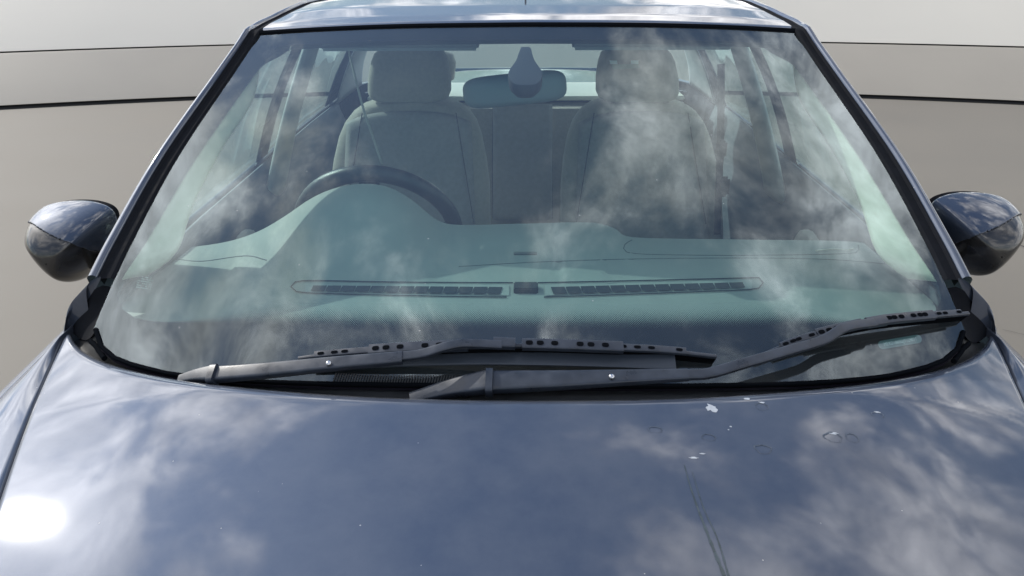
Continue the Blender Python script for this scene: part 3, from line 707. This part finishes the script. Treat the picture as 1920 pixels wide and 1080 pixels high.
# ---- front seats
def front_seat(cx_px, driver):
    Y = 2.20
    def row(py, l, r): a = onY(l, py, Y); b = onY(r, py, Y); return (a.z, a.x, b.x)
    d = cx_px-765
    rows = [row(560, 628+d, 905+d), row(470, 620+d, 918+d), row(420, 616+d, 920+d), row(350, 617+d, 918+d), row(300, 622+d, 911+d), row(260, 630+d, 902+d), row(235, 640+d, 892+d), row(215, 655+d, 877+d), row(203, 672+d, 858+d), row(196, 695+d, 835+d), row(193, 725+d, 805+d)]
    seat = loft_seat('front_seat', rows, Y+.06, .16, SEAT, car, lean=.18, zref=1.05, edge=.45)
    h = [row(191, 700+d, 828+d), row(187, 690+d, 838+d), row(175, 685+d, 843+d), row(150, 685+d, 842+d), row(120, 690+d, 836+d), row(104, 696+d, 829+d), row(96, 706+d, 820+d), row(93, 722+d, 805+d)]
    hd = loft_seat('headrest', h, Y+.05, .12, SEAT, seat, lean=.10, zref=1.15, edge=.4)
    for dx in (-28, 28):
        c = onY(765+dx+d, 194, Y+.07); sweep('headrest_post', [c+Vector((0, 0, -.03)), c+Vector((0, 0, .03))], circ(.006, 10), CHROME, seat)
    # centre insert panel, a raised pad following the front face
    def ins(u, v):
        py = 212+260*v; px = 655+(880-655)*u + 10*(u-.5)*2*v + d
        k = (2*u-1); top_ = 22*(abs(k)**3)*(1-v)**6
        z = onY(px, py+top_, Y).z; yy = Y+.06 - .08 + (z-1.05)*.18 - .010*(1-k*k)**.5 + .012*sm((.06-v)/.06) + .018*abs(k)**4
        p = onY(px, py+top_, yy); return p
    pad = grid('centre_insert', ins, 24, 30, SEATD if driver and False else mat('seat centre fabric', (.30, .295, .28) if driver else (.33, .32, .30), .85, noise_amt=.1, noise_scale=80, bump=.6, bscale=500), seat, thick=.012)
    fy = lambda px, py: ins((px-d-655-0)/(225), (py-212)/260)+Vector((0, -.004, .0))
    seam_line('seam', [fy(x+d, 307 if driver else 320) for x in (672, 720, 765, 810, 858)], seat, .0018)
    for q in (1, -1):
        seam_line('seam', [onY(767+d-q*(88+4.2*t), 212+26*t, Y-.030+(onY(767, 212+26*t, Y).z-1.05)*.18+(.012 if t == 0 else 0)) for t in range(9)], seat, .0015)
    seam_line('seam', [fy(680+d-6*t/10, 225+22*t) for t in range(10)], seat, .0014)
    seam_line('seam', [fy(852+d+6*t/10, 225+22*t) for t in range(10)], seat, .0014)
    c = onY(768+d, 560, 1.95)
    box('cushion', (c.x, 1.98, .58), (.50, .52, .16), SEAT, seat, bev=.05, seg=4)
    if not driver:  # reflection of a windscreen label, painted as thin quads at the headrest
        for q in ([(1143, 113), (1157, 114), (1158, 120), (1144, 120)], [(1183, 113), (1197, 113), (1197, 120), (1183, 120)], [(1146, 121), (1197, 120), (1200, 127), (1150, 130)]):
            link('label_reflection', mesh('q', [onY(a, b, Y-.030) for a, b in q], [(0, 1, 2, 3)]), REFLP if q[0][1] < 121 else REFLD, seat, False).modifiers.new('s', 'SOLIDIFY').thickness = .001
    return seat
REFLP = mat('pale label reflection', (.75, .9, .92), .3); REFLD = mat('dull label reflection', (.30, .38, .30), .5)
sd = front_seat(765, True); sp_ = front_seat(1200, False)
# seat belts
def beltstrip(pts, wd, m_, n=24):
    p = spline(pts, n); vs = []
    for i, a in enumerate(p):
        t = (p[min(i+1, n-1)]-p[max(i-1, 0)]).normalized(); s_ = t.cross(Vector((0, 1, 0))).normalized()*wd/2
        vs += [a+s_, a-s_]
    o = link('seat_belt', mesh('b', vs, [(2*i, 2*i+1, 2*i+3, 2*i+2) for i in range(n-1)]), m_, car)
    s = o.modifiers.new('s', 'SOLIDIFY'); s.thickness = .002; return o
b1 = beltstrip([onY(652, 90, 2.14), onY(680, 200, 2.05), onY(700, 260, 2.04), onY(716, 308, 2.03)], .006, BELTB)
b2 = beltstrip([onY(1352, 120, 2.12), onY(1352, 200, 2.12), onY(1350, 290, 2.12), onY(1345, 440, 2.10)], .020, BELT)
box('belt_guide', onY(1352, 280, 2.10), (.03, .02, .05), BELT, b2, bev=.006)
box('belt_buckle', onY(1356, 350, 2.09), (.035, .02, .06), BELT, b2, bev=.008)

# ---- dashboard
edge_px = [(150, 500), (250, 482), (330, 468), (420, 455), (480, 436), (530, 408), (580, 374), (625, 354), (680, 345), (730, 352), (775, 378), (810, 407), (850, 422), (987, 420), (1110, 418), (1160, 432), (1190, 446), (1400, 450), (1610, 455), (1660, 477), (1800, 512)]
YE = 1.48
EP = [onY(*p, YE) for p in edge_px]; EP = spline(EP, 90); EX = [p.x for p in EP]; EZ = [p.z for p in EP]
XD = XM-.035
def dash_z(x, y):
    base = .990 - .025*(x/.7)**2
    zg = Z0 + (y-Y0-K*x*x)/S + .004
    base = min(base, zg-.030)
    ze = interp(EX, EZ, x); t = sm((y-1.16)/(YE-1.16)) if ze > base+.02 else sm((y-1.25)/(YE-1.25))
    return base + (max(ze, base)-base)*t if ze > base else base + (ze-base)*t
def dfront(x): return .835 + .28*x*x + .04
def dash(u, v):
    x0 = -XD+2*XD*u
    k = min(v/.86, 1); y = dfront(x0) + (YE-dfront(x0))*k; x = x0*(1+.15*sm(k*2.2))
    if v < .86:
        return Vector((x, y, dash_z(x, y)))
    k = (v-.86)/.14; a = k*math.pi/2; z = dash_z(x, YE)
    if k < .5: return Vector((x, YE+.018*math.sin(k*math.pi), z-.018*(1-math.cos(k*math.pi))))
    return Vector((x, YE+.018-.02*(k-.5)*2, z-.018-.45*(k-.5)*2))
dsh = grid('dashboard', dash, 140, 70, DASH, car, flip=False)
def onD(px, py, off=0): return bis(lambda p: p.z - off - dash_z(p.x, p.y), px, py, .5, 2.6)
def Dxy(x, y, off): return Vector((x, y, dash_z(x, y)+off))
# defroster vents: frame and dark openings between pale fins
vl, vr = onD(582, 541), onD(942, 547)
def quad_on(name, quads, off, m_, parent, thick=0):
    parts = []
    for q in quads: parts.append(([onD(px, py, off) for px, py in q], [(3, 2, 1, 0)]))
    o = multi(name, parts, m_, parent)
    return o
def vent(x0, x1, t0, t1, b0, b1, n, bell):
    fr_ = quad_on('defroster_vent', [[(x0-12, t0-3), (x1+14, t1-3), (x1+14, b1+3), (x0-12, b0+3)]], .0015, mat('pale vent plastic', (.34, .36, .34), .5), dsh)
    qs = []
    for k in range(n):
        a = x0+(x1-x0)*(k/n); b = x0+(x1-x0)*((k+1)/n)
        T = lambda x: t0+(t1-t0)*(x-x0)/(x1-x0)+1; B = lambda x: b0+(b1-b0)*(x-x0)/(x1-x0)
        g = 1.1; sk = 2.5*bell
        qs.append([(a+g+sk, T(a)), (b-g+sk, T(b)), (b-g-sk, B(b)), (a+g-sk, B(a))])
    quad_on('vent_slot', qs, .003, DASHD, dsh)
vent(584, 941, 534, 537, 545, 551, 13, 1); vent(1034, 1396, 537, 528, 551, 539, 13, -1)
def outline_tube(name, pts, r, m_, parent, off=.002): return sweep(name, [onD(p.x, p.y, off) for p in spx(pts, 60)], circ(r*.7, 6), m_, parent)
outline_tube('vent_surround', [(962, 530), (760, 529), (590, 526), (556, 528), (545, 534), (552, 543), (580, 549), (760, 554), (950, 557)], .0016, DASHD, dsh)
outline_tube('vent_surround', [(1008, 530), (1200, 526), (1400, 521), (1424, 521), (1431, 527), (1426, 537), (1396, 543), (1200, 551), (1020, 557)], .0016, DASHD, dsh)
c = onD(986, 540, .004); box('light_sensor', c, (.042, .030, .012), DASHD, dsh, bev=.002)
c = onD(985, 475, .001); box('passenger_badge', c, (.045, .012, .003), mat('grey badge plastic', (.12, .14, .14), .4), dsh, bev=.001)
outline_tube('dash_crease', [(860, 500), (1000, 492), (1180, 486), (1400, 484), (1560, 487), (1680, 497)], .0014, mat('dash groove', (.10, .12, .12), .8), dsh, off=.0)
outline_tube('airbag_cover_seam', [(1185, 450), (1172, 458), (1170, 468), (1185, 475), (1250, 478), (1400, 479), (1580, 476), (1608, 470), (1610, 460)], .0016, mat('airbag seam', (.11, .13, .13), .8), dsh, off=.0)
outline_tube('glovebox_lip', [(1530, 470), (1560, 467), (1590, 468), (1600, 466)], .002, TRIMB, dsh, off=.003)
outline_tube('dash_crease', [(330, 486), (380, 490), (460, 480), (500, 488)], .0018, mat('dark dash line', (.10, .12, .13), .7), dsh, off=.0)  # thin dark line near the left end of the dash
# steering wheel
cc_ = onY(712, 432, 1.66); tilt = R(27); nrm = Vector((0, math.cos(tilt), math.sin(tilt))); e1 = Vector((1, 0, 0)); e2 = nrm.cross(e1)
RW = .180
pth = [cc_+e1*RW*math.cos(t*math.pi/32)+e2*RW*math.sin(t*math.pi/32) for t in range(65)]
swh = sweep('steering_wheel', pth, circ(.019, 12), WHEEL, car, upv=nrm, caps=False)
rings('wheel_hub', [[cc_+nrm*h+e1*r*math.cos(t*math.pi/12)+e2*r*.8*math.sin(t*math.pi/12) for t in range(24)] for h, r in ((-.06, .05), (-.02, .07), (.005, .07), (.015, .05))], WHEEL, swh)
for a in (0, 180, 270):
    sweep('spoke', [cc_+(e1*math.cos(R(a))+e2*math.sin(R(a)))*r for r in (.05, .17)], rrect(.045, .018, .006), WHEEL, swh, upv=nrm)
sweep('steering_column', [cc_-nrm*.02, cc_-nrm*.20+Vector((0, 0, 0))], circ(.045, 16), DASHD, swh)
# instrument screen
# ---- interior mirror and sensor cover
mc = onY(965, 168, 1.66)
e1m = (onY(1062, 158, 1.66)-onY(868, 178, 1.66)); wm = e1m.length; ang = math.atan2(e1m.z, e1m.x)
sec = [(.5*wm*math.copysign(abs(math.cos(t*math.pi/24))**.35, math.cos(t*math.pi/24)), .034*math.copysign(abs(math.sin(t*math.pi/24))**.6, math.sin(t*math.pi/24))) for t in range(48)]
MB_ = mat('mirror back plastic', (.22, .26, .28), .45)
im = rings('interior_mirror', [[mc+Vector((a*k*math.cos(ang)-b*k*math.sin(ang), dy, a*k*math.sin(ang)+b*k*math.cos(ang)))for a, b in sec] for k, dy in ((.0, -.030), (.5, -.029), (.75, -.025), (.93, -.014), (1, 0), (1, .008))], MB_, car, cap0=False)
rings('mirror_glass', [[mc+Vector((a*k*math.cos(ang)-b*k*math.sin(ang), .009, a*k*math.sin(ang)+b*k*math.cos(ang)))for a, b in sec] for k in (.96, .5)], mat('mirror silver', (.9, .9, .9), .02, metal=1), im, cap0=False)
sweep('mirror_stalk', [mc+Vector((0, -.02, .01)), onG(985, 110, -.03)], circ(.012, 10), MB_, im)
drop_px = [(977, 82), (994, 82), (998, 94), (1003, 108), (1013, 122), (1018, 133), (1014, 146), (1003, 154), (985, 155), (967, 154), (956, 146), (952, 133), (957, 122), (967, 108), (972, 94)]
dl = [onG(*p, 0) for p in drop_px]; dl = spline(dl+[dl[0]], 40)[:-1]; dcn = onG(985, 130, 0)
rings('rain_sensor_cover', [[(lambda p: G(dcn.x+(p.x-dcn.x)*k, dcn.z+(p.z-dcn.z)*k, off))(p) for p in dl] for k, off in ((.4, -.0045), (.8, -.0048), (.97, -.006), (1, -.012), (.97, -.03), (.7, -.045))], MAUVE, ws)
# sun visors folded up
for s in (-1, 1):
    c = roof_pt(.5, .03)+Vector((s*.27, .09, -.050)); v_ = box('sun_visor', c, (.34, .15, .014), LINER, car, rot=Matrix.Rotation(R(8), 3, 'X'), bev=.006, seg=3)

# ---- door mirrors
mir_px = [(57, 415), (62, 400), (80, 386), (115, 377.5), (160, 376.5), (193, 383), (211, 394), (217, 412), (215, 440), (205, 470), (188, 500), (165, 521), (135, 507), (100, 474), (72, 440)]
def door_mirror(s):
    YM = 1.38
    ol = [onY(137+(p[0]-137)*.93+4, 449+(p[1]-449)*.95, YM) for p in mir_px]; ol = spline(ol+[ol[0]], 241)[:-1]
    c0 = onY(150, 452, YM); cpx = onY(150, 452, YM)
    # crease from tip to inner corner
    cr = spline([onY(57, 418, YM), onY(100, 444, YM), onY(150, 462, YM), onY(180, 468, YM), onY(214, 452, YM)], 40)
    dx = 0 if s < 0 else -.028
    rs = []
    NR = 90
    for j in range(NR):
        th = j/(NR-1)*math.pi/2; k = (math.cos(th)**.85*(1-.16*math.sin(th))) if j < NR-1 else .02; d = .115*math.sin(th)**.9
        c_ = onY(150, 455, YM)
        r = []
        for p in ol:
            q = c_+(p-c_)*k; q.y = YM - d; q.z -= .03*math.sin(th)*0
            r.append(q)
        rs.append(r)
    n = len(ol); vs = [p for r in rs for p in r]; up_f, lo_f = [], []
    cX = [p.x for p in cr]; cZ = [p.z for p in cr]
    # snap rows: classify by the crease
    for i in range(NR-1):
        for j in range(n):
            f = (i*n+j, (i+1)*n+j, (i+1)*n+(j+1) % n, i*n+(j+1) % n); m_ = sum((vs[a] for a in f), Vector())/4; m_ = CAM+(m_-CAM)*(YM/m_.y)
            (up_f if m_.z > interp(cX, cZ, m_.x) else lo_f).append(f)
    V_ = []
    for p in vs:
        q = p.copy(); w_ = CAM+(p-CAM)*(YM/p.y); zc_ = interp(cX, cZ, w_.x)
        if abs(w_.z-zc_) < .0012: q.z += zc_-w_.z
        if s > 0: q = Vector((-q.x+dx, q.y, q.z+.016))
        V_.append(q)
    fl = (lambda fs: [f[::-1] for f in fs]) if s > 0 else (lambda fs: fs)
    shell = link('door_mirror', mesh('m', V_, fl(lo_f)), GLOSSB, car)
    lip = link('mirror_cap', mesh('m', V_, fl(up_f)), PAINT, shell)
    mo = lip.modifiers.new('s', 'SOLIDIFY'); mo.thickness = .004; mo.offset = 1
    T = lambda q: q if s < 0 else Vector((-q.x+dx, q.y, q.z+.016))
    rings('mirror_rim', [[T(c0+(p-c0)*k+Vector((0, dy, 0))) for p in ol] for k, dy in ((1, 0), (1.0, .02), (.93, .025), (.92, .012))], TRIM, shell, cap0=False, cap1=False)
    rings('mirror_glass', [[T(c0+(p-c0)*k+Vector((0, .014, 0))) for p in ol] for k in (.93, .4)], bpy.data.materials['mirror silver'], shell, cap0=False)
    a = T(onY(200, 490, YM+.0)); b = belt(1.34, s, .0, -.01)
    sweep('mirror_arm', [a, a.lerp(b, .5)+Vector((0, 0, -.005)), b], rrect(.07, .035, .012), GLOSSB, shell, upv=Vector((0, 0, 1)))
for s in (-1, 1): door_mirror(s)
# black sail panel behind each mirror
for s in (-1, 1):
    q = [belt(1.16, s, .004), belt(1.40, s, .004), rail_y(1.40, s, .004), rail_y(1.2, s, .004)]
    link('mirror_sail', mesh('q', q, [(0, 1, 2, 3)]), TRIM, car, False)

# ---- wipers
def wpath(pts, n=40): return spline([onG(x, y, o) for x, y, o in pts], n)
def normal_at(P_): return lambda i: gn(P_[i].x, P_[i].z)
def tapered(name, pts, w0, w1, h0, h1, m_, parent, n=40, rad=.35, ty=None):
    P_ = wpath(pts, n); nn = normal_at(P_)
    sec = rrect(1, 1, rad*.5, 3)
    return sweep(name, P_, sec, m_, parent, upv=nn, scale=lambda i: (w0+(w1-w0)*i/(n-1), h0+(h1-h0)*i/(n-1)))
def rivet(px, py, par):
    c = onG(px, py, .0425); n_ = gn(c.x, c.z); a = n_.orthogonal().normalized(); b = n_.cross(a)
    rings('rivet', [[c+n_*h+a*r*math.cos(t*math.pi/8)+b*r*math.sin(t*math.pi/8) for t in range(16)] for r, h in ((.0038, -.003), (.0038, .0005), (.0028, .002), (.001, .0026))], CHROME, par)
def blade(pts_l, parent, segs):
    """spine plus stepped yokes with slots and a rubber lip"""
    P_ = wpath(pts_l, 120); nn = normal_at(P_)
    b = sweep('wiper_blade', P_, rrect(.006, .006, .002), ARM, parent, upv=nn)
    for t0, t1, w_, h_ in segs:
        i0, i1 = int(t0*119), int(t1*119); Q = [P_[i]+nn(i)*.004 for i in range(i0, i1+1)]
        yk = sweep('yoke', Q, rrect(w_, h_, .002), ARM, parent, upv=lambda i, i0=i0: nn(min(i+i0, 119)))
    # slot windows: dark inlays along the yokes
    parts = []
    for t0, t1, w_, h_ in segs:
        k = int((t1-t0)/.03)
        for j in range(k):
            if j % 4 == 3: continue
            i = int((t0+(j+.5)*(t1-t0)/k)*119); p = P_[i]; t = (P_[min(i+1, 119)]-P_[i-1]).normalized(); n_ = nn(i); s_ = t.cross(n_).normalized()
            if s_.y < 0: s_ = -s_
            o = p + n_*(.004+h_/2+.0006); l = .0048; h2 = w_*.22
            oval = [o+t*l*math.copysign(abs(math.cos(a))**.5, math.cos(a))+s_*h2*math.sin(a) for a in [q*math.pi/6 for q in range(12)]]
            link('yoke_slot', mesh('yoke_slot', oval, [tuple(range(12))]), RUBBER, parent, False)
    L_ = [P_[i]-nn(i)*.010 for i in range(120)]
    sweep('blade_rubber', L_, rrect(.004, .016, .0015), RUBBER, parent, upv=nn)
    return b
# left-hand wiper in the picture
w1 = tapered('wiper_arm', [(402, 703, .022), (500, 695, .030), (620, 683, .034), (755, 671, .036)], .022, .017, .014, .010, ARM, car)
tapered('pivot_cover', [(338, 712, .006), (370, 705, .014), (404, 701, .022)], .012, .025, .010, .016, ARM, w1)
tapered('hinge', [(396, 704, .023), (407, 703, .024)], .028, .027, .019, .019, ARM, w1, n=4)
tapered('arm_rod', [(750, 669, .036), (790, 664, .038), (830, 652, .040), (862, 645, .040), (900, 645, .040), (940, 647, .036)], .013, .012, .007, .006, ARM, w1)
tapered('clip', [(925, 643, .034), (966, 645, .032)], .015, .015, .010, .010, ARM, w1, n=6)
rivet(616, 681, w1)
blade([(560, 673, .014), (600, 668, .016), (740, 657, .022), (900, 650, .026), (1000, 649, .026), (1150, 654, .024), (1260, 660, .018), (1342, 669, .012)], w1, [(.05, .20, .011, .006), (.18, .42, .016, .009), (.54, .78, .016, .009), (.76, .93, .011, .006)])
tapered('blade_spoiler', [(590, 690, .004), (700, 681, .008), (850, 674, .012), (1000, 673, .013), (1150, 675, .012), (1266, 679, .014)], .012, .026, .004, .004, mat('spoiler plastic', (.045, .055, .07), .45), w1, n=50)
# right-hand wiper
w2 = tapered('wiper_arm', [(918, 717, .022), (1050, 713, .030), (1170, 708, .034), (1290, 703, .036)], .030, .015, .016, .010, ARM, car)
tapered('pivot_cover', [(770, 748, .004), (830, 732, .010), (880, 722, .018), (920, 715, .024)], .016, .031, .010, .018, ARM, w2)
tapered('hinge', [(911, 717, .025), (924, 717, .025)], .036, .035, .021, .021, ARM, w2, n=4)
tapered('arm_rod', [(1284, 703, .036), (1330, 700, .036), (1400, 680, .038), (1480, 657, .039), (1545, 637, .040), (1585, 614, .042), (1640, 605, .036)], .014, .013, .008, .007, ARM, w2)
tapered('clip', [(1625, 606, .034), (1660, 600, .032)], .015, .015, .010, .010, ARM, w2, n=6)
rivet(1147, 706, w2)
blade([(1425, 668, .012), (1490, 642, .016), (1560, 622, .020), (1640, 605, .024), (1720, 596, .022), (1815, 588, .014)], w2, [(.10, .28, .011, .006), (.26, .46, .015, .008), (.56, .80, .015, .008), (.78, .95, .011, .006)])

# children of the car keep world coordinates
def fix(o):
    for ch in o.children: ch.matrix_parent_inverse = Matrix.Identity(4)
for ch in car.children: ch.matrix_parent_inverse = CI
